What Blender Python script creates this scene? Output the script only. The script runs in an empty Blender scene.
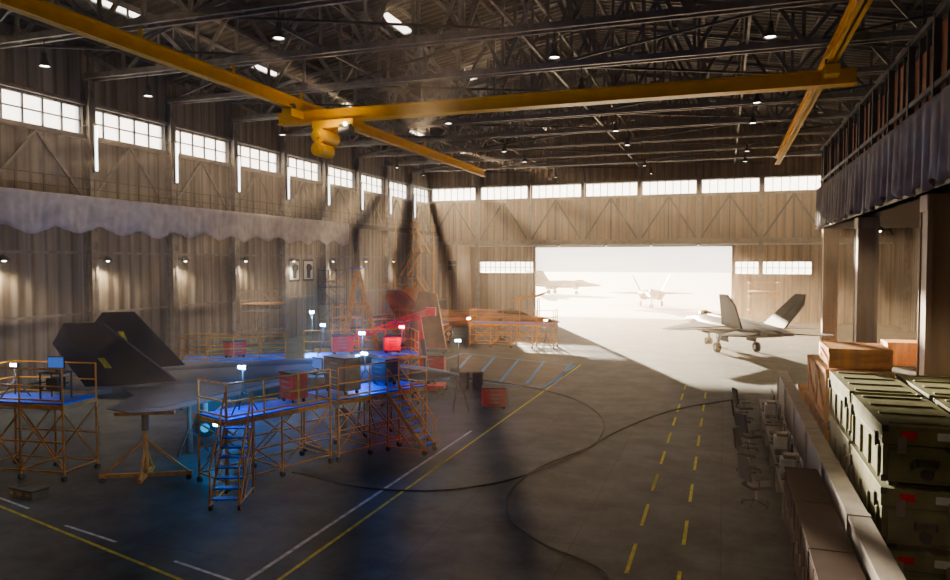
import bpy, bmesh, math, random
from mathutils import Vector, Matrix
random.seed(7)
sc = bpy.context.scene
COL = sc.collection
try:
    sc.view_settings.view_transform='AgX'
    sc.view_settings.look='AgX - Medium High Contrast'
    sc.view_settings.exposure=-0.25
except Exception as e: print(e)

# ---------------------------------------------------------------- materials
def mat(name, col, rough=0.6, metal=0.0, var=0.0, vscale=3.0, bump=0.0, bscale=20.0, emit=None, es=0.0, streak=False, spec=0.5):
    m = bpy.data.materials.new(name); m.use_nodes = True
    nt = m.node_tree; b = nt.nodes['Principled BSDF']
    b.inputs['Base Color'].default_value = (*col, 1)
    b.inputs['Roughness'].default_value = rough
    b.inputs['Metallic'].default_value = metal
    b.inputs['Specular IOR Level'].default_value = spec
    if emit:
        b.inputs['Emission Color'].default_value = (*emit, 1)
        b.inputs['Emission Strength'].default_value = es
    tc = nt.nodes.new('ShaderNodeTexCoord')
    if var > 0:
        n = nt.nodes.new('ShaderNodeTexNoise'); n.inputs['Scale'].default_value = vscale
        n.inputs['Detail'].default_value = 6
        mp = nt.nodes.new('ShaderNodeMapping')
        if streak: mp.inputs['Scale'].default_value = (1, 1, 0.12)
        nt.links.new(tc.outputs['Object'], mp.inputs['Vector'])
        nt.links.new(mp.outputs['Vector'], n.inputs['Vector'])
        r = nt.nodes.new('ShaderNodeValToRGB')
        r.color_ramp.elements[0].position = 0.3; r.color_ramp.elements[1].position = 0.7
        r.color_ramp.elements[0].color = (*[c*(1-var) for c in col], 1)
        r.color_ramp.elements[1].color = (*[min(1, c*(1+var)) for c in col], 1)
        nt.links.new(n.outputs['Fac'], r.inputs['Fac'])
        nt.links.new(r.outputs['Color'], b.inputs['Base Color'])
    if bump > 0:
        n2 = nt.nodes.new('ShaderNodeTexNoise'); n2.inputs['Scale'].default_value = bscale
        nt.links.new(tc.outputs['Object'], n2.inputs['Vector'])
        bp = nt.nodes.new('ShaderNodeBump'); bp.inputs['Strength'].default_value = bump
        bp.inputs['Distance'].default_value = 0.05
        nt.links.new(n2.outputs['Fac'], bp.inputs['Height'])
        nt.links.new(bp.outputs['Normal'], b.inputs['Normal'])
    return m

def panel_mat(name, col, axis, freq=1.1, var=0.22, rough=0.55):
    """corrugated sheet metal: ribs along Z, running over given axis; sheets differ slightly, grime streaks"""
    m = bpy.data.materials.new(name); m.use_nodes = True
    nt = m.node_tree; b = nt.nodes['Principled BSDF']; L = nt.links.new
    b.inputs['Roughness'].default_value = rough; b.inputs['Metallic'].default_value = 0.1
    tc = nt.nodes.new('ShaderNodeTexCoord'); sp = nt.nodes.new('ShaderNodeSeparateXYZ')
    L(tc.outputs['Object'], sp.inputs[0])
    def math_(op, a, v=None):
        n = nt.nodes.new('ShaderNodeMath'); n.operation = op; L(a, n.inputs[0])
        if v is not None: n.inputs[1].default_value = v
        return n.outputs[0]
    s = math_('SINE', math_('MULTIPLY', sp.outputs[axis], 2*math.pi*freq))
    bp = nt.nodes.new('ShaderNodeBump'); bp.inputs['Strength'].default_value = 0.9; bp.inputs['Distance'].default_value = 0.06
    L(s, bp.inputs['Height']); L(bp.outputs['Normal'], b.inputs['Normal'])
    groove = math_('GREATER_THAN', s, 0.8)
    wn_ = nt.nodes.new('ShaderNodeTexWhiteNoise'); wn_.noise_dimensions = '1D'
    L(math_('FLOOR', math_('MULTIPLY', sp.outputs[axis], freq/2)), wn_.inputs['W'])
    sheet = nt.nodes.new('ShaderNodeMapRange'); sheet.inputs['To Min'].default_value = 0.82; sheet.inputs['To Max'].default_value = 1.12
    L(wn_.outputs['Value'], sheet.inputs['Value'])
    mp = nt.nodes.new('ShaderNodeMapping'); mp.inputs['Scale'].default_value = (2.2, 2.2, 0.10)
    L(tc.outputs['Object'], mp.inputs['Vector'])
    n = nt.nodes.new('ShaderNodeTexNoise'); n.inputs['Scale'].default_value = 1.0; n.inputs['Detail'].default_value = 4
    L(mp.outputs['Vector'], n.inputs['Vector'])
    r = nt.nodes.new('ShaderNodeValToRGB')
    r.color_ramp.elements[0].position = 0.25; r.color_ramp.elements[1].position = 0.6
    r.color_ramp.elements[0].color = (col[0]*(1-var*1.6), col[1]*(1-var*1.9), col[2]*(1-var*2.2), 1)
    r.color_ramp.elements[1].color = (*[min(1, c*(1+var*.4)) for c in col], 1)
    L(n.outputs['Fac'], r.inputs['Fac'])
    m1 = nt.nodes.new('ShaderNodeVectorMath'); m1.operation = 'SCALE'; L(r.outputs['Color'], m1.inputs[0]); L(sheet.outputs['Result'], m1.inputs['Scale'])
    mx = nt.nodes.new('ShaderNodeMix'); mx.data_type = 'RGBA'; mx.blend_type = 'MULTIPLY'
    L(math_('MULTIPLY', groove, 0.5), mx.inputs['Factor'])
    L(m1.outputs[0], mx.inputs['A']); mx.inputs['B'].default_value = (0.3, 0.3, 0.3, 1)
    L(mx.outputs['Result'], b.inputs['Base Color'])
    return m

def floor_mat():
    m = bpy.data.materials.new('concrete_floor'); m.use_nodes = True
    nt = m.node_tree; b = nt.nodes['Principled BSDF']; L = nt.links.new
    b.inputs['Specular IOR Level'].default_value = 0.35
    tc = nt.nodes.new('ShaderNodeTexCoord')
    n = nt.nodes.new('ShaderNodeTexNoise'); n.inputs['Scale'].default_value = 0.45; n.inputs['Detail'].default_value = 12
    n.inputs['Roughness'].default_value = 0.75
    L(tc.outputs['Object'], n.inputs['Vector'])
    r = nt.nodes.new('ShaderNodeValToRGB')
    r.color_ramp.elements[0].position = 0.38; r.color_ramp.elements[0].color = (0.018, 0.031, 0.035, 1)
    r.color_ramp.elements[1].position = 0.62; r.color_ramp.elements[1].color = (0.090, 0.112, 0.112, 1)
    L(n.outputs['Fac'], r.inputs['Fac'])
    br = nt.nodes.new('ShaderNodeTexBrick'); br.offset = 0
    br.inputs['Scale'].default_value = 1.0; br.inputs['Mortar Size'].default_value = 0.018
    br.inputs['Brick Width'].default_value = 3.5; br.inputs['Row Height'].default_value = 3.5
    br.inputs['Color1'].default_value = (1, 1, 1, 1); br.inputs['Color2'].default_value = (0.80, 0.80, 0.80, 1)
    br.inputs['Mortar'].default_value = (0.5, 0.5, 0.5, 1)
    L(tc.outputs['Object'], br.inputs['Vector'])
    mx = nt.nodes.new('ShaderNodeMix'); mx.data_type = 'RGBA'; mx.blend_type = 'MULTIPLY'; mx.inputs['Factor'].default_value = 1
    L(r.outputs['Color'], mx.inputs['A']); L(br.outputs['Color'], mx.inputs['B'])
    L(mx.outputs['Result'], b.inputs['Base Color'])
    n2 = nt.nodes.new('ShaderNodeTexNoise'); n2.inputs['Scale'].default_value = 1.1; n2.inputs['Detail'].default_value = 8
    L(tc.outputs['Object'], n2.inputs['Vector'])
    mr = nt.nodes.new('ShaderNodeMapRange'); mr.inputs['To Min'].default_value = 0.42; mr.inputs['To Max'].default_value = 0.85
    L(n2.outputs['Fac'], mr.inputs['Value']); L(mr.outputs['Result'], b.inputs['Roughness'])
    bp = nt.nodes.new('ShaderNodeBump'); bp.inputs['Strength'].default_value = 0.2
    L(n2.outputs['Fac'], bp.inputs['Height']); L(bp.outputs['Normal'], b.inputs['Normal'])
    return m

def pane_mat():
    m = bpy.data.materials.new('frosted_pane'); m.use_nodes = True
    nt = m.node_tree; nt.nodes.clear()
    o = nt.nodes.new('ShaderNodeOutputMaterial'); mx = nt.nodes.new('ShaderNodeMixShader')
    t = nt.nodes.new('ShaderNodeBsdfTransparent'); tr = nt.nodes.new('ShaderNodeBsdfTranslucent')
    t.inputs[0].default_value = (0.93, 0.96, 1, 1)
    mx.inputs[0].default_value = 0.2
    nt.links.new(t.outputs[0], mx.inputs[1]); nt.links.new(tr.outputs[0], mx.inputs[2]); nt.links.new(mx.outputs[0], o.inputs[0])
    return m

M = dict(
 floor=floor_mat(),
 wallY=panel_mat('wall_sheet_y', (0.38, 0.315, 0.235), 'Y', var=.26),
 wallX=panel_mat('wall_sheet_x', (0.46, 0.33, 0.215), 'X', var=.26),
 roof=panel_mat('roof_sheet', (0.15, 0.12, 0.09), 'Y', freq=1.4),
 steel=mat('painted_steel', (0.34, 0.295, 0.24), 0.45, 0.3, 0.3, 2.0),
 pillar=mat('pillar_paint', (0.42, 0.30, 0.20), 0.6, 0.0, 0.25, 1.5, streak=True),
 dsteel=mat('dark_steel', (0.13, 0.115, 0.10), 0.5, 0.4, 0.3, 2.0),
 yellow=mat('crane_yellow', (0.98, 0.50, 0.01), 0.4, 0.0, 0.12, 1.5),
 syellow=mat('stand_yellow', (0.80, 0.32, 0.02), 0.5, 0.0, 0.25, 4.0),
 pane=pane_mat(),
 white=mat('white_paint', (0.70, 0.70, 0.67), 0.6, 0, 0.15, 3),
 linew=mat('line_white', (0.60, 0.61, 0.60), 0.7, 0, 0.4, 5),
 liney=mat('line_yellow', (0.62, 0.56, 0.04), 0.7, 0, 0.4, 5),
 lineb=mat('line_blue', (0.02, 0.28, 0.70), 0.6, 0, 0.35, 5),
 drape=mat('drape_fabric', (0.60, 0.55, 0.56), 0.85, 0, 0.2, 1.5, 0.3, 3),
 drapeg=mat('gallery_drape_fabric', (0.30, 0.26, 0.24), 0.85, 0, 0.25, 1.5, 0.3, 3),
 apron=mat('apron_concrete', (0.72, 0.68, 0.63), 0.7, 0, 0.06, 0.3),
 jet=mat('jet_grey', (0.22, 0.225, 0.235), 0.5, 0.1, 0.15, 0.8),
 jet2=mat('jet_parked_grey', (0.050, 0.050, 0.055), 0.55, 0.0, 0.25, 0.8),
 jetd=mat('jet_dark', (0.014, 0.020, 0.032), 0.55, 0.0, 0.25, 0.6, spec=.35),
 jetb=mat('jet_brown', (0.55, 0.20, 0.045), 0.5, 0.0, 0.5, 0.6),
 black=mat('black_rubber', (0.02, 0.02, 0.022), 0.6),
 glass=mat('canopy_glass', (0.16, 0.12, 0.05), 0.08, 0.7),
 deck=mat('blue_deck', (0.01, 0.14, 0.85), 0.45, 0, 0.2, 3),
 red=mat('red_paint', (0.85, 0.015, 0.01), 0.45, 0, 0.15, 3),
 wood=mat('crate_wood', (0.70, 0.32, 0.09), 0.75, 0, 0.3, 3, streak=True),
 green=mat('case_green', (0.24, 0.235, 0.11), 0.6, 0.0, 0.22, 2.5, spec=.3),
 greend=mat('case_green_dark', (0.07, 0.075, 0.045), 0.5, 0.1, 0.2, 3),
 orange=mat('panel_orange', (0.80, 0.34, 0.08), 0.6, 0, 0.2, 2),
 cab=mat('cabinet_brown', (0.050, 0.020, 0.010), 0.75, 0.0, 0.2, 2, spec=.1),
 conc=mat('barrier_concrete', (0.34, 0.29, 0.24), 0.8, 0, 0.15, 2),
 rust=mat('rust_panel', (0.40, 0.15, 0.05), 0.6, 0.0, 0.35, 1.2),
 screen=mat('screen_dark', (0.02, 0.025, 0.03), 0.15),
 screenb=mat('screen_on', (0.02, 0.025, 0.03), 0.15, emit=(.1,.3,1), es=.5),
 lampw=mat('lamp_white', (1, 1, 1), 0.5, emit=(1, 0.93, 0.8), es=14),
 lampc=mat('lamp_cool', (1, 1, 1), 0.5, emit=(0.5, 0.8, 1), es=60),
 tube=mat('tube_white', (1, 1, 1), 0.5, emit=(0.95, 0.97, 1), es=5),
 lampr=mat('lamp_red', (1, .2, .3), 0.5, emit=(1, 0.1, 0.25), es=40),
)

# ---------------------------------------------------------------- mesh builder
class MB:
    def __init__(s): s.v=[]; s.f=[]; s.m=[]; s.sm=[]; s.mats=[]
    def mi(s, k):
        if k not in s.mats: s.mats.append(k)
        return s.mats.index(k)
    def add(s, vs, fs, k, smooth=False):
        o=len(s.v); s.v += [tuple(v) for v in vs]; i=s.mi(k)
        for f in fs: s.f.append([o+a for a in f]); s.m.append(i); s.sm.append(smooth)
    def box(s, x0,x1,y0,y1,z0,z1, k):
        vs=[(x,y,z) for z in (z0,z1) for y in (y0,y1) for x in (x0,x1)]
        s.add(vs, [(0,2,3,1),(4,5,7,6),(0,1,5,4),(1,3,7,5),(3,2,6,7),(2,0,4,6)], k)
    def cbox(s, c, d, k):
        s.box(c[0]-d[0]/2,c[0]+d[0]/2,c[1]-d[1]/2,c[1]+d[1]/2,c[2]-d[2]/2,c[2]+d[2]/2,k)
    def beam(s, a, b, w, h, k):
        a=Vector(a); b=Vector(b); d=(b-a).normalized()
        up=Vector((0,0,1)) if abs(d.z)<0.95 else Vector((1,0,0))
        r=d.cross(up).normalized(); u=r.cross(d)
        vs=[p + r*(sx*w/2)+u*(sz*h/2) for p in (a,b) for sx,sz in ((-1,-1),(1,-1),(1,1),(-1,1))]
        s.add(vs, [(0,1,2,3),(7,6,5,4),(0,4,5,1),(1,5,6,2),(2,6,7,3),(3,7,4,0)], k)
    def ibeam(s, a, b, w, h, k, t=0.06):
        a=Vector(a); b=Vector(b); u=Vector((0,0,1))
        s.beam(a+u*(h/2-t/2), b+u*(h/2-t/2), w, t, k)
        s.beam(a-u*(h/2-t/2), b-u*(h/2-t/2), w, t, k)
        s.beam(a, b, t, h, k)
    def cyl(s, a, b, r1, k, r2=None, n=12, smooth=True, cap=True):
        if r2 is None: r2=r1
        a=Vector(a); b=Vector(b); d=(b-a).normalized()
        up=Vector((0,0,1)) if abs(d.z)<0.95 else Vector((1,0,0))
        r=d.cross(up).normalized(); u=r.cross(d)
        vs=[]
        for p,rr in ((a,r1),(b,r2)):
            for i in range(n):
                t=2*math.pi*i/n; vs.append(p+r*(rr*math.cos(t))+u*(rr*math.sin(t)))
        s.add(vs,[(i,(i+1)%n,n+(i+1)%n,n+i) for i in range(n)],k,smooth)
        if cap: s.add(vs,[tuple(range(n-1,-1,-1)),tuple(range(n,2*n))],k)
    def loft(s, secs, k, smooth=True, cap=True):
        n=len(secs[0]); vs=[p for q in secs for p in q]
        fs=[(j*n+i, j*n+(i+1)%n, (j+1)*n+(i+1)%n, (j+1)*n+i) for j in range(len(secs)-1) for i in range(n)]
        s.add(vs,fs,k,smooth)
        if cap:
            s.add(secs[0],[tuple(range(n-1,-1,-1))],k); s.add(secs[-1],[tuple(range(n))],k)
    def prism(s, pts, off, k):
        n=len(pts); off=Vector(off); vs=[Vector(p)-off/2 for p in pts]+[Vector(p)+off/2 for p in pts]
        s.add(vs,[tuple(range(n-1,-1,-1)),tuple(range(n,2*n))]+[(i,(i+1)%n,n+(i+1)%n,n+i) for i in range(n)],k)
    def sphere(s,c,r,k,n=12,sz=1.0):
        secs=[]
        for j in range(1,n):
            ph=math.pi*j/n
            secs.append([(c[0]+r*math.sin(ph)*math.cos(2*math.pi*i/n),c[1]+r*math.sin(ph)*math.sin(2*math.pi*i/n),c[2]-r*sz*math.cos(ph)) for i in range(n)])
        s.loft(secs,k)
    def obj(s, name, loc=(0,0,0), rot=0.0, scale=1.0, bevel=0.0, parent=None):
        me=bpy.data.meshes.new(name); me.from_pydata(s.v,[],s.f)
        for k in s.mats: me.materials.append(M[k])
        for p,i,sm in zip(me.polygons,s.m,s.sm): p.material_index=i; p.use_smooth=sm
        bm=bmesh.new(); bm.from_mesh(me); bmesh.ops.recalc_face_normals(bm,faces=bm.faces); bm.to_mesh(me); bm.free()
        me.update()
        return place(me,name,loc,rot,scale,bevel,parent)
def place(me,name,loc,rot=0.0,scale=1.0,bevel=0.0,parent=None):
    o=bpy.data.objects.new(name,me); COL.objects.link(o)
    o.location=loc; o.rotation_euler=(0,0,rot); o.scale=(scale,)*3
    if bevel:
        b=o.modifiers.new('bevel','BEVEL'); b.width=bevel; b.segments=2; b.limit_method='ANGLE'
    if parent: o.parent=parent
    return o
def light(kind,name,loc,energy,col,size=0.3,rot=None,parent=None,spot=None):
    l=bpy.data.lights.new(name,kind); l.energy=energy; l.color=col
    if kind=='AREA': l.size=size
    elif kind in('POINT','SPOT'): l.shadow_soft_size=size
    if kind=='SPOT' and spot: l.spot_size=spot; l.spot_blend=0.6
    o=bpy.data.objects.new(name,l); COL.objects.link(o); o.location=loc
    if rot: o.rotation_euler=rot
    if parent: o.parent=parent
    return o

XL,XR,YF,YB=-38.0,18.0,91.0,-8.0
BAYS=[-7+7*k for k in range(15)]   # -7 .. 91
# ---------------------------------------------------------------- room shell
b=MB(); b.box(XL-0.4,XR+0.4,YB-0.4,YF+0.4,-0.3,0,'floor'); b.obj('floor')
b=MB(); b.box(-260,260,YF+0.4,520,-0.3,-0.005,'apron'); b.obj('ground_apron')
b=MB()
b.box(XL-0.3,XL,YB,YF,0,15.0,'wallY'); b.box(XL-0.3,XL,YB,YF,16.7,20.3,'wallY'); b.obj('wall_left')
b=MB(); b.box(XR,XR+0.3,YB,YF,0,15.0,'wallY'); b.box(XR,XR+0.3,YB,YF,16.7,20.3,'wallY'); b.obj('wall_right')
b=MB(); b.box(XL,XR,YB-0.3,YB,0,20.3,'wallX'); b.prism([(XL,YB-.15,20.3),(XR,YB-.15,20.3),(-10,YB-.15,25.6)],(0,0.3,0),'wallX'); b.obj('wall_back')
b=MB(); y0,y1=YF,YF+0.3
DL,DR,DZ=-23.2,0.8,8.9
b.box(XL,DL,y0,y1,0,5.6,'wallX'); b.box(XL,-31.4,y0,y1,5.6,7.1,'wallX'); b.box(XL,DL,y0,y1,7.1,DZ,'wallX')
b.box(DR,XR,y0,y1,0,5.6,'wallX'); b.box(DR,1.2,y0,y1,5.6,7.1,'wallX'); b.box(9.5,XR,y0,y1,5.6,7.1,'wallX'); b.box(DR,XR,y0,y1,7.1,DZ,'wallX')
b.box(XL,XR,y0,y1,DZ,15.3,'wallX'); b.box(XL,XR,y0,y1,16.9,20.3,'wallX')
b.prism([(XL,y0+.15,20.3),(XR,y0+.15,20.3),(-10,y0+.15,25.6)],(0,0.3,0),'wallX')
b.obj('wall_far')
wn=1
def window(axis, p, a0,a1,z0,z1, nm=7, nz=0):
    global wn
    b=MB()
    if axis=='Y':
        def bx(a,c,zz0,zz1,t,k): b.box(p-t,p+t,a,c,zz0,zz1,k)
    else:
        def bx(a,c,zz0,zz1,t,k): b.box(a,c,p-t,p+t,zz0,zz1,k)
    bx(a0,a1,z0,z1,0.01,'pane')
    for i in range(nm+1):
        a=a0+(a1-a0)*i/nm; bx(a-0.035,a+0.035,z0,z1,0.06,'dsteel')
    for j in range(nz+2):
        z=z0+(z1-z0)*j/(nz+1); bx(a0,a1,z-0.035,z+0.035,0.06,'dsteel')
    b.obj('window_%d'%wn); wn+=1
for k in range(len(BAYS)-1):
    a0,a1=BAYS[k]+0.25,BAYS[k+1]-0.25
    window('Y',XL-0.15,a0,a1,15.0,16.7,5,1); window('Y',XR+0.15,a0,a1,15.0,16.7,5,1)
for k in range(8):
    window('X',YF+0.15,XL+7*k+0.3,XL+7*k+6.7,15.3,16.9)
window('X',YF+0.15,-31.4,DL,5.6,7.1,12,1); window('X',YF+0.15,1.2,9.5,5.6,7.1,12,1)
b=MB()
for y in BAYS:
    b.box(XL-0.3,XL,y-0.25,y+0.25,15.0,16.7,'steel'); b.box(XR,XR+0.3,y-0.25,y+0.25,15.0,16.7,'steel')
for k in range(9):
    x=XL+7*k; b.box(x-0.3,x+0.3,YF,YF+0.3,15.3,16.9,'steel')
b.obj('trim_1')
b=MB()
EZ,RZ,RX=20.3,25.6,-10.0
def rz(x): return EZ+(RZ-EZ)*(1-abs(x-RX)/28.0)
sky=[(-33,-32.2),(-22,-21.2)]
def slab(xa,xb,k,ya=YB,yb=YF,dz=0):
    vs=[(xa,ya,rz(xa)+dz),(xb,ya,rz(xb)+dz),(xb,yb,rz(xb)+dz),(xa,yb,rz(xa)+dz)]
    vs2=[(x,y,z+0.12) for x,y,z in vs]
    b.add(vs+vs2,[(0,1,2,3),(7,6,5,4),(0,4,5,1),(1,5,6,2),(2,6,7,3),(3,7,4,0)],k)
cuts=[XL-0.3,-33,-32.2,-22,-21.2,RX,XR+0.3]
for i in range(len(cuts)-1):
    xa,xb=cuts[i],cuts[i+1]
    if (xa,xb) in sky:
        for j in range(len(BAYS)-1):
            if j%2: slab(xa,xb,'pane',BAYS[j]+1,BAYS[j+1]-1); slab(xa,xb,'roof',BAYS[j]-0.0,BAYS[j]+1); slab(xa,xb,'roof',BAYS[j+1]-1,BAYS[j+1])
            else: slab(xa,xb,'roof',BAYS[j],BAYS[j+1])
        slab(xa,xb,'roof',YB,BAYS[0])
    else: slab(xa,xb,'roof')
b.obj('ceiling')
b=MB()
x=XL+1.5
while x<XR:
    b.beam((x,YB,rz(x)-0.15),(x,YF,rz(x)-0.15),0.12,0.24,'steel'); x+=2.33
b.obj('roof_purlins')
BC=18.5
def truss(y):
    b=MB(); n=20; xs=[XL+0.4+(XR-XL-0.8)*i/n for i in range(n+1)]
    for dy in (-0.3,0.3):
        b.beam((xs[0],dy,BC),(xs[-1],dy,BC),0.18,0.32,'steel')
        b.beam((xs[0],dy,rz(xs[0])-0.45),(RX,dy,RZ-0.45),0.16,0.26,'steel'); b.beam((RX,dy,RZ-0.45),(xs[-1],dy,rz(xs[-1])-0.45),0.16,0.26,'steel')
    for i,x in enumerate(xs):
        zt=rz(x)-0.45
        b.beam((x,0,BC),(x,0,zt),0.16,0.18,'steel')
        if i<n:
            x2=xs[i+1]; zt2=rz(x2)-0.45
            if i%2: b.beam((x,0.12,BC),(x2,0.12,zt2),0.15,0.22,'steel')
            else: b.beam((x,-0.12,zt),(x2,-0.12,BC),0.15,0.22,'steel')
        b.box(x-.28,x+.28,-.03,.03,BC-.1,BC+.4,'steel')
        b.beam((x,-0.3,BC-0.02),(x,0.3,BC-0.02),0.1,0.12,'steel')
    return b
tm=None
for y in BAYS[1:-1]:
    if tm is None: o=truss(y).obj('roof_truss',(0,y,0)); tm=o.data
    else: place(tm,'roof_truss',(0,y,0))
def long_truss(x):
    b=MB()
    zt=min(rz(x)-0.6,21.5)
    b.beam((0,YB,BC+0.25),(0,YF,BC+0.25),0.14,0.2,'steel'); b.beam((0,YB,zt),(0,YF,zt),0.14,0.18,'steel')
    y=YB+1; i=0
    while y<YF-3.5:
        b.beam((0,y,BC+0.25),(0,y,zt),0.09,0.09,'steel')
        if i%2: b.beam((0,y,BC+0.25),(0,y+3.5,zt),0.09,0.1,'steel')
        else: b.beam((0,y,zt),(0,y+3.5,BC+0.25),0.09,0.1,'steel')
        y+=3.5; i+=1
    b.obj('roof_brace_truss',(x,0,0))
for x in (-31,-21,-10,1,11): long_truss(x)
b=MB()
for k in range(len(BAYS)-1):
    for x in range(-38,18,14):
        s=1 if k%2 else 0
        xa,xb=(x,x+14) if s else (x+14,x)
        b.beam((max(min(xa,17.6),-37.6),BAYS[k],BC+0.1),(max(min(xb,17.6),-37.6),BAYS[k+1],BC+0.1),0.1,0.12,'dsteel')
b.obj('roof_wind_bracing')
def column(loc,h,k='steel',w=0.5,d=0.6,rot=0,base=True):
    b=MB(); b.box(-d/2,-d/2+.07,-w/2,w/2,0,h,k); b.box(d/2-.07,d/2,-w/2,w/2,0,h,k); b.box(-d/2,d/2,-.05,.05,0,h,k)
    if base: b.box(-d/2-.0,d/2+.1,-w/2-.1,w/2+.1,0,0.08,k)
    z=1.5
    while z<h: b.box(-d/2+.05,d/2-.05,-w/2+.02,w/2-.02,z,z+.05,k); z+=3.5
    return b.obj('steel_column',loc,rot)
for y in BAYS[1:-1]:
    column((XL+0.32,y,0),18.3,'steel')
    column((XR-0.42,y,0),18.3)
for k in range(1,8):
    x=XL+7*k
    if DL-1<x<DR+1:
        b=MB(); b.box(-0.2,0.2,-0.25,0.25,DZ+.4,18.3,'steel'); b.obj('wall_post',(x,YF-0.26,0))
    else: column((x,YF-0.42,0),18.3,rot=math.pi/2)
b=MB()
for k in range(len(BAYS)-1):
    y0,y1=BAYS[k],BAYS[k+1]; ym=(y0+y1)/2
    b.beam((XL+.12,y0+.3,11.0),(XL+.12,ym,14.7),0.12,0.16,'steel'); b.beam((XL+.12,y1-.3,11.0),(XL+.12,ym,14.7),0.12,0.16,'steel')
b.beam((XL+.15,YB,14.8),(XL+.15,YF,14.8),0.2,0.25,'steel'); b.beam((XL+.15,YB,16.9),(XL+.15,YF,16.9),0.2,0.2,'steel')
b.beam((XL+.15,YB,7.6),(XL+.15,YF,7.6),0.15,0.15,'steel'); b.beam((XL+.15,YB,3.8),(XL+.15,YF,3.8),0.12,0.12,'steel')
b.obj('trim_2')
b=MB(); yy=YF-.12
for k in range(8):
    x0,x1=XL+7*k,XL+7*k+7; xm=(x0+x1)/2
    b.beam((x0+.3,yy,10.0),(xm,yy,15.0),.16,.24,'dsteel'); b.beam((x1-.3,yy,10.0),(xm,yy,15.0),.16,.24,'dsteel')
    b.box(xm-.1,xm+.1,yy-.08,yy+.08,9.8,15,'dsteel')
b.box(XL,XR,YF-.3,YF,15.0,15.2,'steel'); b.box(XL,XR,YF-.3,YF,16.95,17.2,'steel')
b.box(XL,XR,YF-.7,YF,9.35,9.85,'steel'); b.cyl((XL+.5,YF-.5,9.15),(XR-.5,YF-.5,9.15),.12,'white')
for x in (-20,-14,-8.5,-3): b.cyl((x,YF-.6,9.3),(x,YF-.6,9.05),.1,'dsteel',r2=.22,cap=False); b.sphere((x,YF-.6,9.08),.1,'lampw',6)
b.obj('trim_3')
b=MB(); b.box(DL-.3,DL,YF-.15,YF-.01,0,DZ+.3,'dsteel'); b.box(DR,DR+.3,YF-.15,YF-.01,0,DZ+.3,'dsteel'); b.box(DL,DR,YF-.15,YF-.01,DZ,DZ+.3,'dsteel'); b.obj('door_1')

# ---------------------------------------------------------------- left mezzanine + drape
def drape(name,x,y0,y1,zt,zb,amp=0.18,per=1.6,sgn=1,sc=0.22,scp=2.3,k='drape'):
    b=MB(); n=int((y1-y0)/0.16); rows=8; vs=[]
    for i in range(n+1):
        y=y0+(y1-y0)*i/n
        for j in range(rows+1):
            f=j/rows
            low=zb+sc*(1-abs(math.sin(math.pi*y/scp)))-0.08*math.sin(y*0.7)
            z=zt+(low-zt)*f
            xx=sgn*amp*(0.25+0.75*f)*(math.sin(2*math.pi*y/per)+0.4*math.sin(2*math.pi*y/0.61+f))
            vs.append((x+xx,y,z))
    r=rows+1
    fs=[(i*r+j,(i+1)*r+j,(i+1)*r+j+1,i*r+j+1) for i in range(n) for j in range(rows)]
    b.add(vs,fs,k,True); o=b.obj(name)
    m=o.modifiers.new('thick','SOLIDIFY'); m.thickness=0.03
    return o
b=MB()
b.box(XL+.68,-36.3,YB+.05,YF-.75,10.7,10.9,'dsteel')
y=YB+.1
while y<YF-.8:
    b.box(-36.4,-36.36,y,y+.04,10.9,12.0,'dsteel'); y+=1.75
for z in (11.4,12.0): b.beam((-36.38,YB+.05,z),(-36.38,YF-.8,z),.04,.04,'dsteel')
b.box(-36.42,-36.3,YB+.05,YF-.8,10.55,11.0,'dsteel')
b.obj('mezzanine_walkway')
drape('drape_curtain',-36.0,2,65,10.95,8.65,amp=.2,per=3.1,sc=.45,scp=3.1)

for y in BAYS[4:-1]:
    b=MB(); b.box(-.08,.08,-.12,.12,12.6,15.6,'dsteel'); b.cyl((.12,0,12.7),(.12,0,15.5),.08,'tube',n=8); b.obj('wall_tube_light',(XL+.76,y,0))
for y in BAYS[4:]:
    if y>80: continue
    b=MB(); b.beam((0,0,7.2),(.8,0,7.4),.06,.06,'dsteel'); b.cyl((.8,0,7.35),(.8,0,7.1),.12,'dsteel',r2=.32,n=14,cap=False); b.sphere((.8,0,7.14),.12,'lampw',8); 
    o=b.obj('wall_lamp',(XL+.05,y+.75,0))
    light('SPOT','lamp_light',(.8,0,6.95),850,(1,.84,.62),.15,(0,math.radians(-8),0),o,2.7)
for i,y in enumerate((58.0,60.4)):
    b=MB(); b.box(0,.06,-.9,.9,5.2,7.3,'black'); b.box(.06,.08,-.75,.75,5.4,7.1,'white'); b.sphere((.08,0,6.5),.36,'black',10); b.box(.06,.1,-.3,.3,5.5,6.3,'black'); b.obj('framed_poster',(XL+.01,y,0))

# ---------------------------------------------------------------- right gallery
GX=6.3
for y in (57.6,43.5,29.6,15.7):
    b=MB(); b.box(-.45,.45,-.45,.45,0,9.4,'pillar'); b.box(-.55,.55,-.55,.55,0,1.4,'syellow'); b.box(-.52,.52,-.52,.52,8.8,9.4,'pillar')
    for s in(-1,1): b.box(-.5,-.3,s*.5-.05,s*.5+.05,0,9.4,'pillar'); b.box(.3,.5,s*.5-.05,s*.5+.05,0,9.4,'pillar')
    b.obj('gallery_pillar',(GX+.9,y,0),bevel=.02)
b=MB()
b.box(GX+.3,XR-.8,0,58.2,9.45,9.75,'dsteel'); b.box(GX+.25,GX+.75,0,58.2,9.45,12.3,'dsteel')
for k in range(0,17): b.beam((GX+.3,k*3.5,12.3),(GX+.3,k*3.5,15.3),.22,.22,'dsteel')
for z in (12.35,12.9,15.2): b.beam((GX+.3,0,z),(GX+.3,58.2,z),.18,.18,'dsteel')
k=0; y=0
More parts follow.
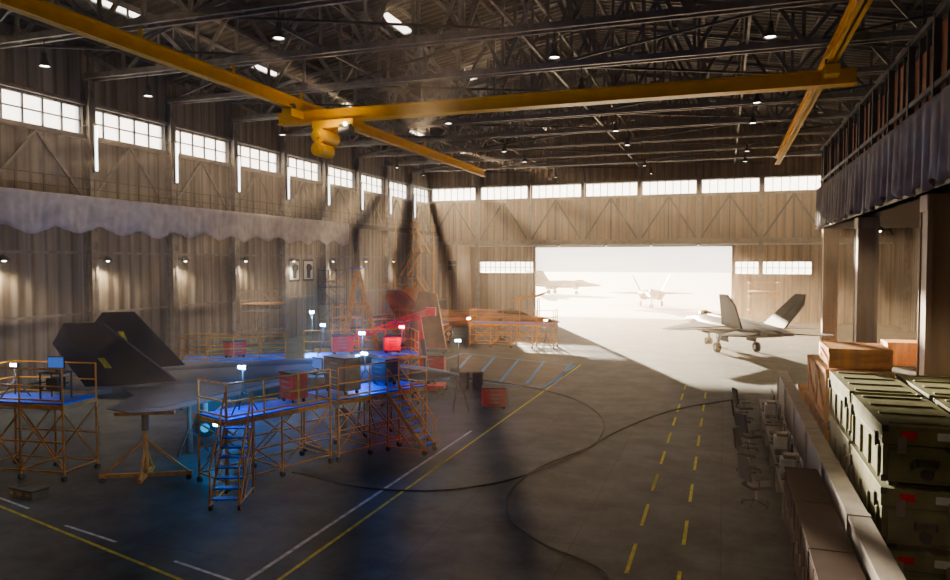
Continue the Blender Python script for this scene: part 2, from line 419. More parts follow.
while y<57.5:
    b.box(GX+.38,GX+.46,y+.25,y+3.25,12.5,14.9 if k%2 else 14.5,'rust')
    for q in range(1,3): b.box(GX+.3,GX+.5,y+.25+1.0*q,y+.33+1.0*q,12.4,15.2,'dsteel')
    y+=3.5; k+=1
b.obj('gallery_balcony')
drape('gallery_drape',GX,0,58.2,12.3,9.4,amp=.12,per=1.1,sgn=-1,sc=.3,scp=1.9,k='drapeg')
for y in (30,38,46,54,62,70):
    b=MB(); b.beam((0,0,7.4),(-.9,0,7.6),.06,.06,'dsteel'); b.cyl((-.9,0,7.6),(-.9,0,7.3),.12,'dsteel',r2=.4,n=14,cap=False); b.sphere((-.9,0,7.35),.16,'lampw',8); o=b.obj('wall_lamp',(XR-.02,y,0))
    light('SPOT','lamp_light',(-.9,0,7.1),800,(1,.82,.58),.15,(0,math.radians(8),0),o,2.6)
for y in (12,22.6,34,48):  # nearest pendant is an added fill for the dark fronts of the cases
    b=MB(); b.cyl((0,0,9.4),(0,0,9.1),.05,'dsteel',n=8); b.cyl((0,0,9.1),(0,0,8.85),.12,'dsteel',r2=.4,n=14,cap=False); b.sphere((0,0,8.9),.13,'lampw',8); o=b.obj('pendant_fill_lamp',(8.6,y,0))
    light('SPOT','lamp_light',(0,0,8.7),500,(1,.80,.55),.2,(0,math.radians(-15),0),o,2.6)

# ---------------------------------------------------------------- overhead crane
CZ=17.4
b=MB()
for x in (-26.8,5.0):
    b.ibeam((x,2,CZ),(x,80.5,CZ),.5,.75,'yellow',.09)
    for y in BAYS[2:-2]: b.beam((x,y,CZ+.35),(x,y,BC-.2),.14,.14,'yellow')
b.obj('crane_runway')
b=MB()
b.box(-28.4,6.3,41.75,42.25,CZ-1.15,CZ-.42,'yellow')
b.box(-28.4,6.3,41.55,42.45,CZ-.5,CZ-.42,'yellow'); b.box(-28.4,6.3,41.55,42.45,CZ-1.2,CZ-1.12,'yellow')
for x in (-26.8,5.0):
    b.box(x-.35,x+.35,40.3,43.7,CZ-.95,CZ-.45,'yellow')
    for y in (40.7,43.3): b.cyl((x-.3,y,CZ-.3),(x+.3,y,CZ-.3),.2,'dsteel')
b.box(-25.5,-22.5,41.2,42.8,CZ-1.7,CZ-1.2,'yellow')
b.cyl((-24.9,40.9,CZ-2.2),(-24.9,42.9,CZ-2.2),.5,'yellow',n=18); b.cyl((-24.9,40.8,CZ-3.1),(-24.9,42.3,CZ-3.1),.45,'yellow',n=18)
for zz in (2.2,3.1): b.cyl((-24.9,40.7,CZ-zz),(-24.9,40.9,CZ-zz),.22,'yellow',n=14)
b.cyl((-23.4,41.2,CZ-1.9),(-22.6,41.2,CZ-1.9),.35,'dsteel'); b.box(-25.1,-24.7,41.4,42.4,CZ-3.1,CZ-1.6,'dsteel')
b.sphere((-22.9,40.9,CZ-1.6),.14,'lampw',8)
o=b.obj('bridge_crane')
light('POINT','crane_lamp',(-23.6,40.2,CZ-1.7),120,(1,.8,.5),.1,None,o)

k=0
for y in BAYS[2:-1]:
    for x in (-33,-19,-8,1.8):
        k+=1
        if k%3==0: continue
        b=MB(); b.cyl((0,0,.3),(0,0,1.0),.03,'dsteel',n=6); b.cyl((0,0,-.35),(0,0,0.05),.3,'dsteel',r2=.12,n=14,cap=False); b.cyl((0,0,.05),(0,0,.35),.12,'dsteel'); b.cyl((0,0,-.3),(0,0,-.27),.22,'lampw',n=14)
        o=b.obj('high_bay_lamp',(x,y,17.35))
        if k%2: light('SPOT','lamp_light',(0,0,-.45),200,(1,.78,.5),.35,(0,0,0),o,2.2)

# ---------------------------------------------------------------- corner office, stairs
b=MB(); b.box(XL+.9,-31.8,85,YF-.85,0,9.2,'wallX'); 
for z in (2.2,4.4,6.6,8.9): b.box(XL+.85,-31.7,84.93,85,z,z+.12,'steel')
b.box(-34.5,-33.2,84.95,85,0,2.4,'dsteel'); b.box(-33,-31.9,84.94,85.0,6.0,7.2,'screen')
b.obj('corner_office')
b=MB(); z=0; x0=-35.0
for f in range(4):
    ya,yb=(76,80) if f%2==0 else (80,76); z1=z+2.72; xx=x0+(.0 if f%2==0 else 1.1)
    for s in (-.45,.45):
        b.beam((xx+s,ya,z),(xx+s,yb,z1),.06,.25,'syellow'); b.beam((xx+s,ya,z+1),(xx+s,yb,z1+1),.05,.05,'syellow')
    for i in range(12): b.cbox((xx,ya+(yb-ya)*(i+.5)/12,z+(z1-z)*(i+.5)/12),(.86,.3,.05),'dsteel')
    b.box(x0-.5,x0+1.6,yb-.1 if yb>ya else yb-1.1,yb+1.1 if yb>ya else yb+.1,z1-.08,z1,'dsteel')
    z=z1
for x in (x0-.5,x0+1.6):
    for y in (74.9,81.1): b.box(x-.06,x+.06,y-.06,y+.06,0,11.8,'syellow')
b.obj('access_staircase')

# ---------------------------------------------------------------- fighter jet
def jet_mesh(body='jet', fin='jet', gear=True):
    b=MB(); X=lambda x:10-x
    def sec(x,w,zc,ht,hb,n=20,ey=.9,ez=.75):
        pts=[]
        for i in range(n):
            t=2*math.pi*i/n; c,s=math.cos(t),math.sin(t)
            y=w*math.copysign(abs(c)**ey,c); z=zc+(ht if s>0 else hb)*math.copysign(abs(s)**ez,s)
            pts.append((X(x),y,z))
        return pts
    S=[(0,.03,1.95,.03,.03),(.7,.28,1.98,.2,.18),(1.6,.48,2.02,.36,.3),(3,.68,2.08,.5,.42),(4.6,.85,2.15,.58,.55),(5.6,1.1,2.18,.6,.62),(6.6,1.7,2.2,.62,.78),(8.5,2.1,2.2,.62,.85),(11,2.15,2.2,.6,.85),(13.5,1.95,2.2,.52,.75),(15.5,1.75,2.2,.42,.6),(17,1.5,2.2,.32,.42),(17.9,1.3,2.2,.22,.3)]
    b.loft([sec(*q) for q in S],body)
    b.loft([sec(x,w,2.6,h,.2,12) for x,w,h in ((6.2,.4,.35),(8,.6,.42),(11,.6,.36),(14,.4,.2),(15.5,.2,.05))],body)
    b.loft([sec(x,w,2.45,h,.2,16,1,1) for x,w,h in ((2.9,.05,.05),(3.4,.28,.32),(4.1,.43,.62),(4.9,.48,.74),(5.8,.46,.62),(6.6,.34,.4),(7.1,.2,.2))],'glass')
    for s in (-1,1):
        pts0=[(X(5.3),s*.95,2.45),(X(5.9),s*1.75,2.35),(X(6.2),s*1.6,1.45),(X(5.7),s*.85,1.4)]
        pts1=[(X(8.6),s*.95,2.6),(X(8.6),s*2.0,2.45),(X(8.6),s*1.8,1.4),(X(8.6),s*.85,1.35)]
        b.loft([pts0,pts1],body,False)
        c=[sum(p[i] for p in pts0)/4 for i in range(3)]
        b.add([(c[0]+(p[0]-c[0])*.85+.02,c[1]+(p[1]-c[1])*.85,c[2]+(p[2]-c[2])*.85) for p in pts0],[(0,1,2,3)],'black')
        def wing(pts,th,k):
            top=[(X(p[0]),s*p[1],p[2]+t/2) for p,t in zip(pts,th)]; bot=[(X(p[0]),s*p[1],p[2]-t/2) for p,t in zip(pts,th)]
            n=len(pts); b.add(bot+top,[tuple(range(n-1,-1,-1)),tuple(range(n,2*n))]+[(i,(i+1)%n,n+(i+1)%n,n+i) for i in range(n)],k)
        wing([(7.4,1.8,2.3),(12.4,6.78,2.15),(13.6,6.78,2.15),(14.5,5.9,2.18),(14.0,3.5,2.22),(14.9,1.7,2.25)],[.08,.04,.04,.04,.05,.08],body)
        wing([(8.2,1.8,2.28),(12.6,6.2,2.17),(13.2,6.0,2.17),(13.3,1.7,2.26)],[.26,.08,.08,.22],body)
        wing([(4.6,.7,2.25),(7.4,1.95,2.3),(8.5,1.9,2.3),(8,.7,2.3)],[.05,.05,.08,.2],body)
        wing([(14.9,1.55,2.15),(15.6,2.0,2.13),(18.0,4.4,2.1),(18.7,4.3,2.1),(19.2,3.2,2.12),(18.3,1.5,2.15)],[.14,.12,.04,.04,.04,.1],body)
        fb=[(12.6,1.75,2.4),(15.2,3.15,5.08),(16.6,3.15,5.08),(17.1,2.75,4.3),(16.2,1.75,2.4)]
        nrm=Vector((0,s*.89,-.45))
        b.prism([(X(p[0]),s*p[1],p[2]) for p in fb],tuple(nrm*.12),fin)
        b.prism([(X(p[0]),s*p[1],p[2]) for p in [(15.45,1.8,2.5),(16.6,3.0,4.8),(16.8,2.98,4.8),(16.2,1.75,2.4)]],tuple(nrm*.15),fin)
        b.prism([(X(p[0]),s*p[1],p[2]) for p in [(15.1,2.15,3.2),(15.6,2.65,4.2),(15.85,2.65,4.2),(15.35,2.15,3.2)]],tuple(nrm*.17),'liney' if fin=='jetd' else fin)
        a=[(X(17),s*.2,2.5),(X(17),s*1.15,2.5),(X(17),s*1.15,1.85),(X(17),s*.2,1.85)]
        c=[(X(18.9),s*.25,2.28),(X(18.9),s*1.05,2.28),(X(18.9),s*1.05,2.08),(X(18.9),s*.25,2.08)]
        b.loft([a,c],'dsteel',False)
        if gear:
            b.cyl((X(11.6),s*1.5,1.5),(X(11.6),s*1.7,.45),.1,'white'); b.cyl((X(11.6),s*1.55,.42),(X(11.6),s*1.9,.42),.42,'black',n=18); b.cyl((X(11.6),s*1.53,.42),(X(11.6),s*1.92,.42),.2,'white',n=12)
            b.prism([(X(10.8),s*1.3,1.5),(X(12.6),s*1.3,1.5),(X(12.5),s*1.15,.95),(X(10.9),s*1.15,.95)],(0,.05,0),body)
            b.beam((X(10.6),s*1.4,1.5),(X(11.6),s*1.65,.7),.08,.08,'white')
    if gear:
        b.cyl((X(5.9),0,1.6),(X(5.7),0,.35),.09,'white'); b.cyl((X(5.7),-.28,.32),(X(5.7),-.08,.32),.32,'black',n=16); b.cyl((X(5.7),.08,.32),(X(5.7),.28,.32),.32,'black',n=16)
        b.beam((X(5.7),-.3,.32),(X(5.7),.3,.32),.08,.08,'white'); b.prism([(X(5.4),.3,1.6),(X(6.6),.3,1.6),(X(6.5),.42,1.05),(X(5.5),.42,1.05)],(0,.04,0),body)
    return b
def jet(loc,head,scale=1,**kw):
    return jet_mesh(**kw).obj('fighter_jet',loc,head,scale)
bj=jet_mesh('jet','jetd')
for (lx,ly,lz) in ((4.4,0,1.55),(-2.2,2.1,1.5),(-2.2,-2.1,1.5)):
    z0=-.5/.88
    bj.cyl((lx,ly,z0),(lx,ly,lz),.09,'dsteel',n=10); bj.cyl((lx,ly,z0),(lx,ly,z0+.9),.15,'dsteel',n=10)
    for i in range(3):
        a=i*2.094; bj.beam((lx+.75*math.cos(a),ly+.75*math.sin(a),z0+.04),(lx,ly,z0+1.1),.07,.08,'dsteel')
bj.obj('fighter_jet',(-17.9,23.9,.5),math.radians(34),.87)
jet((.4,61,0),math.radians(114),.92,body='jet2',fin='jet2')
jet((-22.5,61,0),math.radians(8),.9,body='jetb',fin='jetb')
jet((-10.8,116,0),math.radians(-84),.95,body='jet2',fin='jet2')
jet((-35,158,0),math.radians(-10),1.0,body='jet2',fin='jet2')

# ---------------------------------------------------------------- work stands
def stand(loc,rot,L,W,H,rails='FBLR',braces=True):
    b=MB(); t=.06; k='syellow'
    b.box(-L/2,L/2,-W/2,W/2,H-.06,H,'deck'); 
    for y in (-W/2,W/2): b.beam((-L/2,y,H-.12),(L/2,y,H-.12),.08,.14,k)
    for x in (-L/2,L/2): b.beam((x,-W/2,H-.12),(x,W/2,H-.12),.08,.14,k)
    nx=max(1,round(L/1.6)); xs=[-L/2+L*i/nx for i in range(nx+1)]
    for y in (-W/2,W/2):
        for i,x in enumerate(xs):
            b.cyl((x,y,.16),(x,y,H),t/1.6,k,n=8); b.cyl((x-.05,y,.09),(x+.05,y,.09),.09,'black',n=10)
            if i<nx:
                b.cyl((x,y,.35),(xs[i+1],y,H-.3),.025,k,n=6); b.cyl((xs[i+1],y,.35),(x,y,H-.3),.025,k,n=6)
        for z in (.3,H*.5): b.cyl((-L/2,y,z),(L/2,y,z),.03,k,n=6)
    for x in xs: b.cyl((x,-W/2,.3),(x,W/2,.3),.03,k,n=6)
    def rail(p,q):
        p=Vector(p);q=Vector(q);n=max(1,round((q-p).length/1.3))
        for i in range(n+1):
            c=p.lerp(q,i/n); b.cyl(c,c+Vector((0,0,1.1)),.03,k,n=6)
        for z in (.1,.55,1.1): b.cyl(p+Vector((0,0,z)),q+Vector((0,0,z)),.03,k,n=6)
    if 'F' in rails: rail((-L/2,-W/2,H),(L/2,-W/2,H))
    if 'B' in rails: rail((-L/2,W/2,H),(L/2,W/2,H))
    if 'L' in rails: rail((-L/2,-W/2,H),(-L/2,W/2,H))
    if 'R' in rails: rail((L/2,-W/2,H),(L/2,W/2,H))
    return b.obj('work_stand',loc,rot)
def steps(loc,rot,H,w=.8):
    b=MB(); k='syellow'; run=H*.75; n=int(H/.25)
    for y in (-w/2,w/2):
        b.beam((0,y,.15),(run,y,H),.05,.14,k); b.cyl((run,y,.1),(run,y,H),.035,k,n=6); b.cyl((0,y,.18),(run,y,.18),.03,k,n=6)
        b.cyl((-.05,y,1.1),(run,y,H+1),.03,k,n=6)
        for i in range(4): f=i/3; b.cyl((run*f,y,.15+(H-.15)*f),(run*f,y,1.1+(H-.1)*f),.025,k,n=6)
        for x in (.05,run): b.cyl((x,y-.04,.09),(x,y+.04,.09),.09,'black',n=10)
        b.cyl((run*.3,y,.18),(run,y,H*.6),.025,k,n=6)
    for i in range(n): f=(i+.7)/n; b.cbox((run*f,0,.15+(H-.15)*f),(.24,w,.04),'deck')
    return b.obj('rolling_stairs',loc,rot)
A=math.radians(66)
stand((-14.3,20.2,0),math.radians(70),4.0,1.6,2.2,'FL')
stand((-12.8,24.4,0),A,4.2,2.1,2.2,'FR')
stand((-21.5,17.7,0),math.radians(8),3.2,1.5,2.5,'FLB')
stand((-16.9,31.6,0),math.radians(34),5.4,2.0,2.5,'BR')
stand((-22.8,29.6,0),math.radians(34),4.8,1.9,2.3,'FB')
steps((-13.2,16.6,0),math.radians(112),2.1)
steps((-10.1,24.2,0),math.radians(175),2.1)
def jack(loc,H,r=0):
    b=MB(); b.box(-1.4,1.4,-.06,.06,.16,.28,'syellow'); b.box(-.06,.06,-.8,.8,.16,.28,'syellow'); b.cyl((0,0,.2),(0,0,H),.08,'syellow'); b.cyl((0,0,H-.6),(0,0,H-.1),.12,'dsteel')
    for x in (-1.3,1.3): b.beam((x,0,.25),(0,0,H*.6),.07,.07,'syellow'); b.cyl((x,-.06,.09),(x,.06,.09),.09,'black',n=10)
    for y in (-.75,.75): b.beam((0,y,.25),(0,0,H*.5),.06,.06,'syellow')
    b.box(-.9,.9,-.1,.1,H-.1,H,'syellow')
    return b.obj('wing_jack',loc,r)
jack((-17.4,18.1,0),2.25,.5)
stand((-16.5,57.5,0),math.radians(4),7,2,2.0,'FLR')
stand((-25,57.0,0),math.radians(4),5,2,1.8,'FB')

def tower(loc,rot,w,H,k='syellow'):
    b=MB()
    for x in(-w/2,w/2):
        for y in(-w/2,w/2): b.cyl((x,y,0),(x,y,H),.04,k,n=6)
    z=.3;i=0
    while z<H:
        for s in(-1,1):
            b.cyl((-w/2,s*w/2,z),(w/2,s*w/2,z),.03,k,n=6); b.cyl((s*w/2,-w/2,z),(s*w/2,w/2,z),.03,k,n=6)
            if z+1.5<H: b.cyl((-w/2*(1 if i%2 else -1),s*w/2,z),(w/2*(1 if i%2 else -1),s*w/2,z+1.5),.025,k,n=6)
        z+=1.5;i+=1
    b.box(-w/2,w/2,-w/2,w/2,H-1.2,H-1.12,'wood')
    return b.obj('scaffold_tower',loc,rot)
tower((-33.5,47,0),.1,2.4,5.0,'steel'); tower((-33,56.5,0),0,1.8,6.5,'dsteel'); tower((4,84,0),0,3,5,'syellow')
tower((-31,66,0),0,2.5,5,'syellow'); tower((-29.5,53,0),.2,2.0,3.6,'syellow')
b=MB()
for s in (-.6,.6):
    b.beam((-1.2,s,0),(0,s*.5,6.6),.18,.24,'syellow'); b.beam((1.6,s,0),(0,s*.5,6.6),.18,.24,'syellow')
for i in range(16):
    f=(i+.5)/16; b.beam((-1.2+1.2*f,-.6+.3*f,6.6*f),(-1.2+1.2*f,.6-.3*f,6.6*f),.05,.08,'syellow')
b.beam((-.9,0,1.5),(1.2,0,1.5),.08,.1,'syellow'); b.beam((-.5,0,4),(.6,0,4),.08,.1,'syellow'); b.box(-.5,.5,-.5,.5,6.5,6.6,'deck')
b.obj('tail_dock_ladder',(-26.2,48.5,0),.3)
b=MB(); b.prism([(-1.6,0,0.3),(1.8,0,.3),(1.0,0,4.6),(-.4,0,4.8)],(0,.3,0),'rust'); b.box(-2,2,-.6,.6,0.12,.35,'dsteel')
for x in(-1.7,1.7):
    for y in (-.5,.5): b.cyl((x,y-.05,.1),(x,y+.05,.1),.1,'black')
b.obj('tail_fin_on_dolly',(-22.0,51.5,0),.1)
b=MB(); b.prism([(-2.2,0,3.9),(1.2,0,4.5),(2.2,0,5.1),(.6,0,4.6),(-1.4,0,4.3)],(0,2.2,0),'orange')
for x in(-1.2,1.0): 
    for y in(-.7,.7): b.cyl((x,y,0),(x,y,4.3),.06,'syellow',n=8)
b.beam((-1.2,-.7,2),(1,-.7,2),.06,.08,'syellow'); b.beam((-1.2,.7,2),(1,.7,2),.06,.08,'syellow')
b.obj('access_panel_on_stand',(-17.3,65.6,0),.1,.85)

def cart(loc,rot,w,d,h,k,name):
    b=MB(); b.box(-w/2,w/2,-d/2,d/2,.14,h,k)
    for i in range(4):
        z=.2+(h-.25)*i/4; b.box(-w/2+.05,w/2-.05,-d/2-.02,-d/2,z,z+(h-.35)/4,k); b.box(-.2,.2,-d/2-.05,-d/2-.02,z+.12,z+.15,'steel')
    b.box(-w/2-.02,w/2+.02,-d/2-.02,d/2+.02,h,h+.04,'black')
    for x in(-w/2+.1,w/2-.1):
        for y in(-d/2+.1,d/2-.1): b.cyl((x,y-.03,.07),(x,y+.03,.07),.07,'black',n=10)
    return b.obj(name,loc,rot)
cart((-14.0,21.3,2.2),A-1.57,.8,.6,1.0,'red','tool_cart')
cart((-13.3,23.4,2.2),A-1.57,1.3,.7,1.3,'dsteel','equipment_cabinet')
cart((-12.6,25.5,2.2),A-1.57,.9,.6,1.0,'dsteel','equipment_cabinet')
cart((-22.8,29.6,2.3),A,.9,.6,.8,'red','tool_cart')
cart((-17.7,31.2,2.5),.6,1.0,.7,.9,'red','tool_cart')
cart((-15.6,32.4,2.5),.6,.8,.6,.8,'red','tool_cart')
cart((-10.4,32.8,0),.4,1.1,.8,1.0,'red','tool_cart')
cart((-21,38.5,0),.2,1.8,.9,1.4,'dsteel','equipment_cabinet')
cart((-24,41,0),.2,2.0,1.0,1.5,'orange','ground_power_unit')
cart((-16.8,40.5,0),.2,1.6,.9,1.3,'red','tool_cart')
def terminal(loc,rot):
    b=MB(); b.box(-.4,.4,-.3,.3,.85,.9,'dsteel')
    for x in(-.36,.36):
        for y in(-.26,.26): b.box(x-.02,x+.02,y-.02,y+.02,0,.85,'dsteel')
    b.box(-.35,.35,-.25,.25,.3,.34,'dsteel'); b.box(-.2,.2,-.2,.2,.34,.7,'black')
    b.box(-.3,.3,.02,.06,1.0,1.4,'black'); b.box(-.27,.27,.0,.02,1.03,1.37,'screenb'); b.box(-.04,.04,.03,.06,.9,1.0,'black'); b.box(-.25,.25,-.25,-.1,.9,.92,'black')
    b.obj('diagnostic_terminal',loc,rot)
terminal((-13.7,22.3,2.2),A-1.57); terminal((-20.8,17.8,2.5),.2)
b=MB()
b.box(-.9,.9,-.6,.6,.25,.5,'red')
for x in(-.75,.75):
    for y in(-.6,.6): b.cyl((x,y-.08,.22),(x,y+.08,.22),.22,'black',n=14)
b.beam((0,0,.5),(-.3,0,2.9),.22,.22,'dsteel'); b.cyl((.4,0,.5),(-.6,0,2.7),.06,'steel')
P=Vector((.2,0,4.4)); Q=Vector((-3.7,-1.2,3.1))
for dz in (-.16,.16):
    for dy in (-.2,.2): b.beam(P+Vector((0,dy,dz)),Q+Vector((0,dy,dz*.6)),.08,.08,'red')
for i in range(10):
    p=P.lerp(Q,i/10); q=P.lerp(Q,(i+1)/10); s=.15 if i%2 else -.15
    for dy in(-.2,.2): b.beam(p+Vector((0,dy,s)),q+Vector((0,dy,-s)),.06,.06,'red')
b.beam((-.3,0,2.8),(-.5,-.1,4.2),.2,.2,'red'); b.box(-.1,.4,-.25,.25,4.15,4.6,'red'); b.cyl((-3.7,-1.2,3.1),(-3.7,-1.2,2.8),.05,'steel',n=8); b.box(-3.9,-3.5,-1.35,-1.05,2.65,2.85,'red')
b.obj('boom_crane',(-14.9,35.4,0),.25)
def barrel(loc,k='dsteel'):
    b=MB(); b.cyl((0,0,0),(0,0,.9),.3,k,n=18); 
    for z in(.02,.3,.6,.88): b.cyl((0,0,z-.02),(0,0,z+.02),.315,k,n=18)
    b.cyl((0,0,.9),(0,0,.92),.27,'black',n=18); b.obj('steel_drum',loc)
for p in ((-13.6,37.4,0),(-12.9,37.7,0),(-14.6,38.6,0)): barrel(p)
b=MB()
for i in range(3): b.box(i*.5,i*.5+.42,0,.7,0,.35,'green'); b.box(i*.5-.02,i*.5+.44,-.02,.72,.28,.36,'greend'); b.box(i*.5+.1,i*.5+.3,-.05,-.02,.12,.2,'syellow')
b.obj('ammo_boxes',(-20.2,15.6,0),-.1,.75,bevel=.015)

def tripod(loc,H,col,en,k='lampc'):
    b=MB()
    for i in range(3):
        a=i*2.094+.4; b.cyl((.5*math.cos(a),.5*math.sin(a),0),(0,0,H*.55),.022,'dsteel',n=6)
    b.cyl((0,0,H*.4),(0,0,H),.025,'dsteel',n=6); b.box(-.15,.15,-.04,.04,H-.03,H+.02,'dsteel')
    for s in(-.08,.08): b.box(s-.06,s+.06,-.05,.05,H,H+.12,'dsteel'); b.box(s-.05,s+.05,-.065,-.05,H+.015,H+.105,k)
    o=b.obj('tripod_work_light',loc)
    light('POINT','bulb',(0,-.3,H+.1),en,col,.12,None,o)
tripod((-14.5,19.2,2.2),1.4,(.12,.38,1),240)
tripod((-21.5,34.6,0),4.2,(.15,.5,1),800)
tripod((-11.7,31.4,0),3.3,(.5,.75,1),100)
tripod((-22.5,17.7,2.5),1.0,(.7,.75,1),70)
tripod((-20.6,27.0,0),1.6,(.05,.3,1),300)
tripod((-17.2,21.3,0),1.1,(.02,.45,1),90)
tripod((-14.2,26.7,0),4.0,(.05,.26,1),520)
tripod((-14.8,31.9,2.5),1.3,(1,.06,.25),260,'lampr')
tripod((-13.2,25.0,2.2),1.2,(.08,.25,1),160)
tripod((-18.4,30.6,2.5),1.4,(.1,.3,1),300)
tripod((-19.5,54.8,0),2.4,(1,.6,.3),500,'lampw')  # added warm fill to brighten the brown jet, no lamp known there
tripod((-13.2,55.2,0),2.4,(1,.6,.3),300,'lampw')  # second added warm fill beside the brown jet

# ---------------------------------------------------------------- floor markings & cables
def strip(pts,w,k,name='floor_marking',z=.006):
    b=MB()
    for p,q in pts:
        p=Vector((*p,z)); q=Vector((*q,z)); d=(q-p).normalized(); n=Vector((-d.y,d.x,0))*w/2
        b.add([p-n,q-n,q+n,p+n],[(0,1,2,3)],k)
    b.obj(name)
strip([((-9.2,0),(-9.2,48.6))],.10,'liney'); strip([((-9.85,0),(-9.85,28))],.12,'linew')
strip([((-2.0,a),(-2.0,a+1.8)) for a in [10+3.1*i for i in range(11)]],.09,'liney')
strip([((-.87,a),(-.87,a+1.8)) for a in [11.5+3.4*i for i in range(9)]],.09,'liney')
strip([((-24,16.0),(-9.2,12.1))],.09,'liney'); strip([((-24.5,16.4),(-18.6,14.95)),((-16.5,14.3),(-14.3,13.85)),((-12.1,13.4),(-9.8,12.9))],.09,'linew')
bl=[((-19,52),(-9.5,48)),((-9.5,48),(-9.5,39)),((-19,40.5),(-9.5,39)),((-19,52),(-19,40.5))]
for i in range(5): bl.append(((-18+2*i,51-.4*i),(-15.5+1.6*i,40)))
strip(bl,.22,'lineb')
def cable(pts,r=.03):
    cu=bpy.data.curves.new('floor_cable','CURVE'); cu.dimensions='3D'; cu.bevel_depth=r
    s=cu.splines.new('BEZIER'); s.bezier_points.add(len(pts)-1)
    for p,q in zip(s.bezier_points,pts):
        p.co=(q[0],q[1],r); p.handle_left_type=p.handle_right_type='AUTO'
    cu.materials.append(M['black']); o=bpy.data.objects.new('floor_cable',cu); COL.objects.link(o)
cable([(-13.5,20.4),(-9.9,19.75),(-7.4,20.8),(-5.4,24.4),(-4.07,29.9),(-2,35.3),(.72,38.9)])
cable([(-2.4,13),(-2.4,15.9),(-4.3,17.3),(-5.66,19.1),(-6.06,22.3),(-4.6,28.4),(-6.45,35.1),(-10.2,38.8),(-14.8,40.8)])

# ---------------------------------------------------------------- right foreground
b=MB(); b.box(2.45,2.75,8,36,0,1.85,'conc'); b.box(2.4,2.8,8,36,1.85,1.95,'conc'); 
for y in range(8,37,4): b.box(2.38,2.82,y-.1,y+.1,0,1.96,'conc')
b.obj('partition_wall')
for i in range(4):
    y=9+i*2.9
    b=MB(); b.box(0,.75,0,2.8,.08,1.55,'cab'); b.box(-.03,.76,-.03,2.83,1.55,1.6,'cab')
    for q in range(4): b.box(-.03,0,.08+.68*q,.68+.68*q,.15,1.5,'cab'); b.box(-.06,-.03,.6+.68*q,.64+.68*q,.7,.95,'steel')
    b.obj('storage_cabinet',(1.6,y,0),bevel=.01)
for i in range(5):
    y=21+i*2.9
    b=MB(); b.box(0,.8,0,2.6,.72,.76,'dsteel'); 
    for yy in(.02,2.5): b.box(.02,.78,yy,yy+.06,0,.72,'steel')
    b.box(.05,.75,.1,.6,.1,.7,'cab')
    b.obj('office_desk',(1.55,y,0))
    for yy in (.5,1.4):
        b=MB(); b.box(-.03,.03,-.35,.35,.14,.62,'black'); b.box(-.035,-.03,-.32,.32,.17,.59,'screen'); b.box(.0,.04,-.03,.03,.02,.2,'black'); b.box(-.1,.12,-.12,.12,0,.02,'black'); b.box(-.42,-.25,-.22,.22,0,.03,'black'); b.obj('computer_monitor',(2.05,y+yy,.765))
    if i in (0,1,3):
        b=MB(); b.box(-.3,.3,-.25,.25,0,.4,'white'); b.box(-.22,.22,-.2,.2,.4,.52,'steel'); b.box(-.35,-.3,-.15,.15,.1,.13,'black'); b.obj('office_printer',(1.95,y+2.2,.765),bevel=.015)
def chair(loc,rot):
    b=MB()
    for i in range(5):
        a=i*1.2566; p=(.32*math.cos(a),.32*math.sin(a)); b.beam((0,0,.13),(*p,.09),.05,.04,'black'); b.cyl((p[0]-.02,p[1],.035),(p[0]+.02,p[1],.035),.035,'black',n=8)
    b.cyl((0,0,.1),(0,0,.45),.03,'steel',n=8); b.box(-.25,.25,-.25,.25,.45,.53,'black')
    b.beam((-.26,0,.5),(-.32,0,.75),.06,.03,'black')
    b.prism([(-.28,-.24,.64),(-.28,.24,.64),(-.36,.21,1.2),(-.36,-.21,1.2)],(.07,0,.0),'black')
    for s in(-.28,.28): b.beam((-.1,s,.5),(-.1,s,.7),.03,.03,'black'); b.box(-.2,.15,s-.03,s+.03,.7,.73,'black')
    b.obj('office_chair',loc,rot,1.2,bevel=.012)
for x,y,r in ((.95,22.0,.5),(.85,25.6,-.3),(.95,28.3,.7),(.8,31,-.1),(.9,33.8,.3)): chair((x,y,0),r)

def case(loc,rot=0,L=3.6,W=1.55,H=1.22):
    b=MB(); b.box(0,W,0,L,.1,H*.68,'green'); b.box(-.02,W+.02,-.02,L+.02,H*.7,H,'green'); b.box(.02,W-.02,.02,L-.02,H*.66,H*.72,'greend')
    for x in (.12,W-.3): b.box(x,x+.18,.05,L-.05,0,.1,'greend')
    for q in range(4):
        y=.3+q*(L-.6)/3
        for xx in (-.05,W): b.box(xx,xx+.05,y-.05,y+.05,.12,H*.62,'green')
        b.box(.15,W-.15,y-.06,y+.06,H,H+.03,'green')
        if q in (0,3):
            for xx in (-.07,W): b.box(xx,xx+.07,y+.12,y+.24,H*.58,H*.82,'greend')
    b.box(.1,W-.1,-.03,0,.18,H*.62,'green')
    for x in (.25,W-.4): b.box(x,x+.15,-.08,-.02,H*.56,H*.84,'steel')
    b.box(W*.5-.2,W*.5+.2,-.12,-.03,.55,.6,'dsteel'); b.box(W*.5-.2,W*.5-.16,-.12,-.03,.45,.6,'dsteel'); b.box(W*.5+.16,W*.5+.2,-.12,-.03,.45,.6,'dsteel')
    b.cyl((W*.5,-.03,.3),(W*.5,-.06,.3),.12,'dsteel'); b.box(W*.2,W*.38,-.035,-.02,H*.80,H*.93,'red'); b.box(W*.6,W*.85,-.035,-.02,H*.80,H*.93,'white')
    for x in(-.03,W-.09):
        for y in(-.03,L-.09):
            for z in(.1,H-.12): b.box(x,x+.12,y,y+.12,z,z+.13,'greend')
    b.obj('military_transit_case',loc,rot,bevel=.015)
for lv in range(3):
    for cx in (3.05,4.8):
        for cy in (16.2,20.2):
            case((cx,cy,lv*1.26))
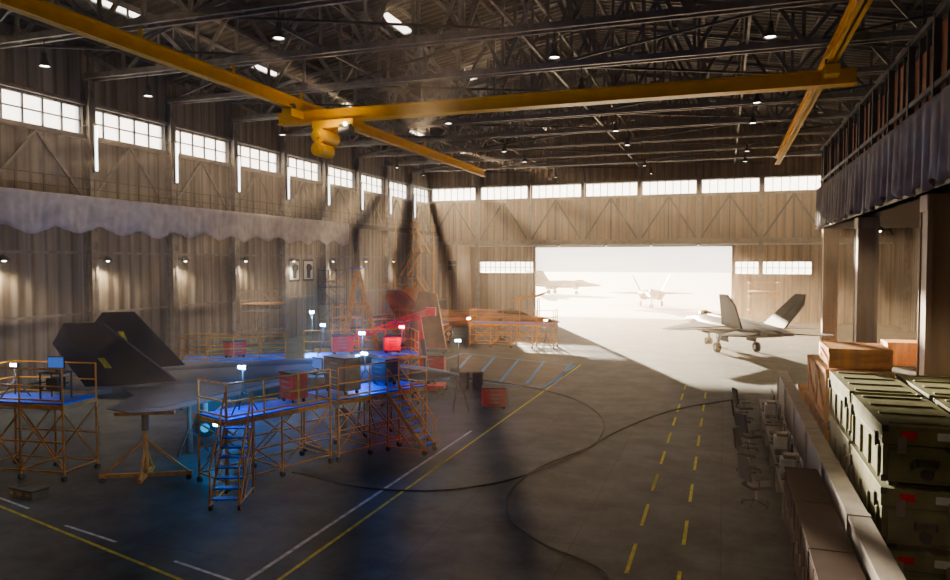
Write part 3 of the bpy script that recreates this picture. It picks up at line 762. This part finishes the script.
def crate(loc,w,d,h,rot=0):
    b=MB(); b.box(.04,w-.04,.04,d-.04,.12,h-.04,'wood')
    for x in(0,w-.12):
        for y in(0,d-.12): b.box(x,x+.12,y,y+.12,.1,h,'wood')
    for z in(.1,h-.14):
        b.box(0,w,-.02,.05,z,z+.14,'wood'); b.box(0,w,d-.05,d+.02,z,z+.14,'wood'); b.box(-.02,.05,0,d,z,z+.14,'wood'); b.box(w-.05,w+.02,0,d,z,z+.14,'wood')
    b.beam((0.1,0,.2),(w-.1,0,h-.2),.06,.12,'wood'); b.beam((0,.1,.2),(0,d-.1,h-.2),.06,.12,'wood')
    for i in range(int(d/.25)): b.box(.02,w-.02,i*.25+.02,i*.25+.23,h-.04,h,'wood')
    for y in (.1,d/2-.05,d-.2): b.box(0,w,y,y+.1,0,.1,'wood')
    b.obj('wooden_crate',loc,rot)
for lv in range(2):
    crate((3.1,25.2,lv*1.8),1.9,2.6,1.78); crate((3.15,28.4,lv*1.7),1.8,2.6,1.68)
crate((3.2,25.4,3.6),1.8,2.2,.65); crate((3.2,32.5,0),1.8,2.5,1.6); crate((5.2,25,0),1.0,2.2,1.8)
crate((10,40,0),2.2,2.2,1.8); crate((12.6,41,0),2.2,2.2,1.8); crate((11,47,0),2.0,2.4,1.6); crate((10.2,40.1,1.8),1.9,1.9,1.4); crate((13,52,0),2.4,2.4,2.4); crate((10.5,55,0),2.2,2.2,1.6)

# ---------------------------------------------------------------- haze
vm=bpy.data.materials.new('dusty_air'); vm.use_nodes=True; nt=vm.node_tree; nt.nodes.clear()
o=nt.nodes.new('ShaderNodeOutputMaterial'); v=nt.nodes.new('ShaderNodeVolumeScatter'); v.inputs['Density'].default_value=.0036; v.inputs['Anisotropy'].default_value=.5; v.inputs['Color'].default_value=(1,.78,.56,1)
nt.links.new(v.outputs[0],o.inputs['Volume']); M['haze']=vm
b=MB(); b.box(-60,40,-12,104,-.4,32,'haze'); b.obj('dust_haze')

# ---------------------------------------------------------------- light
w=bpy.data.worlds.new('World'); sc.world=w; w.use_nodes=True
bg=w.node_tree.nodes['Background']; bg.inputs[0].default_value=(1,.94,.87,1); bg.inputs[1].default_value=2.8
sun=bpy.data.lights.new('sun','SUN'); sun.energy=68; sun.angle=.01; sun.color=(1,.77,.52)
so=bpy.data.objects.new('sun',sun); COL.objects.link(so)
so.rotation_euler=Vector((.4,-.91,-.165)).to_track_quat('-Z','Y').to_euler(); so.location=(-60,200,60)

# ---------------------------------------------------------------- camera
cam=bpy.data.cameras.new('camera'); cam.sensor_width=36; cam.lens=720/950*36; cam.clip_end=1000
co=bpy.data.objects.new('camera',cam); COL.objects.link(co); co.location=(0,0,7)
co.rotation_euler=(math.radians(90-2.2),0,math.radians(19.1)); sc.camera=co
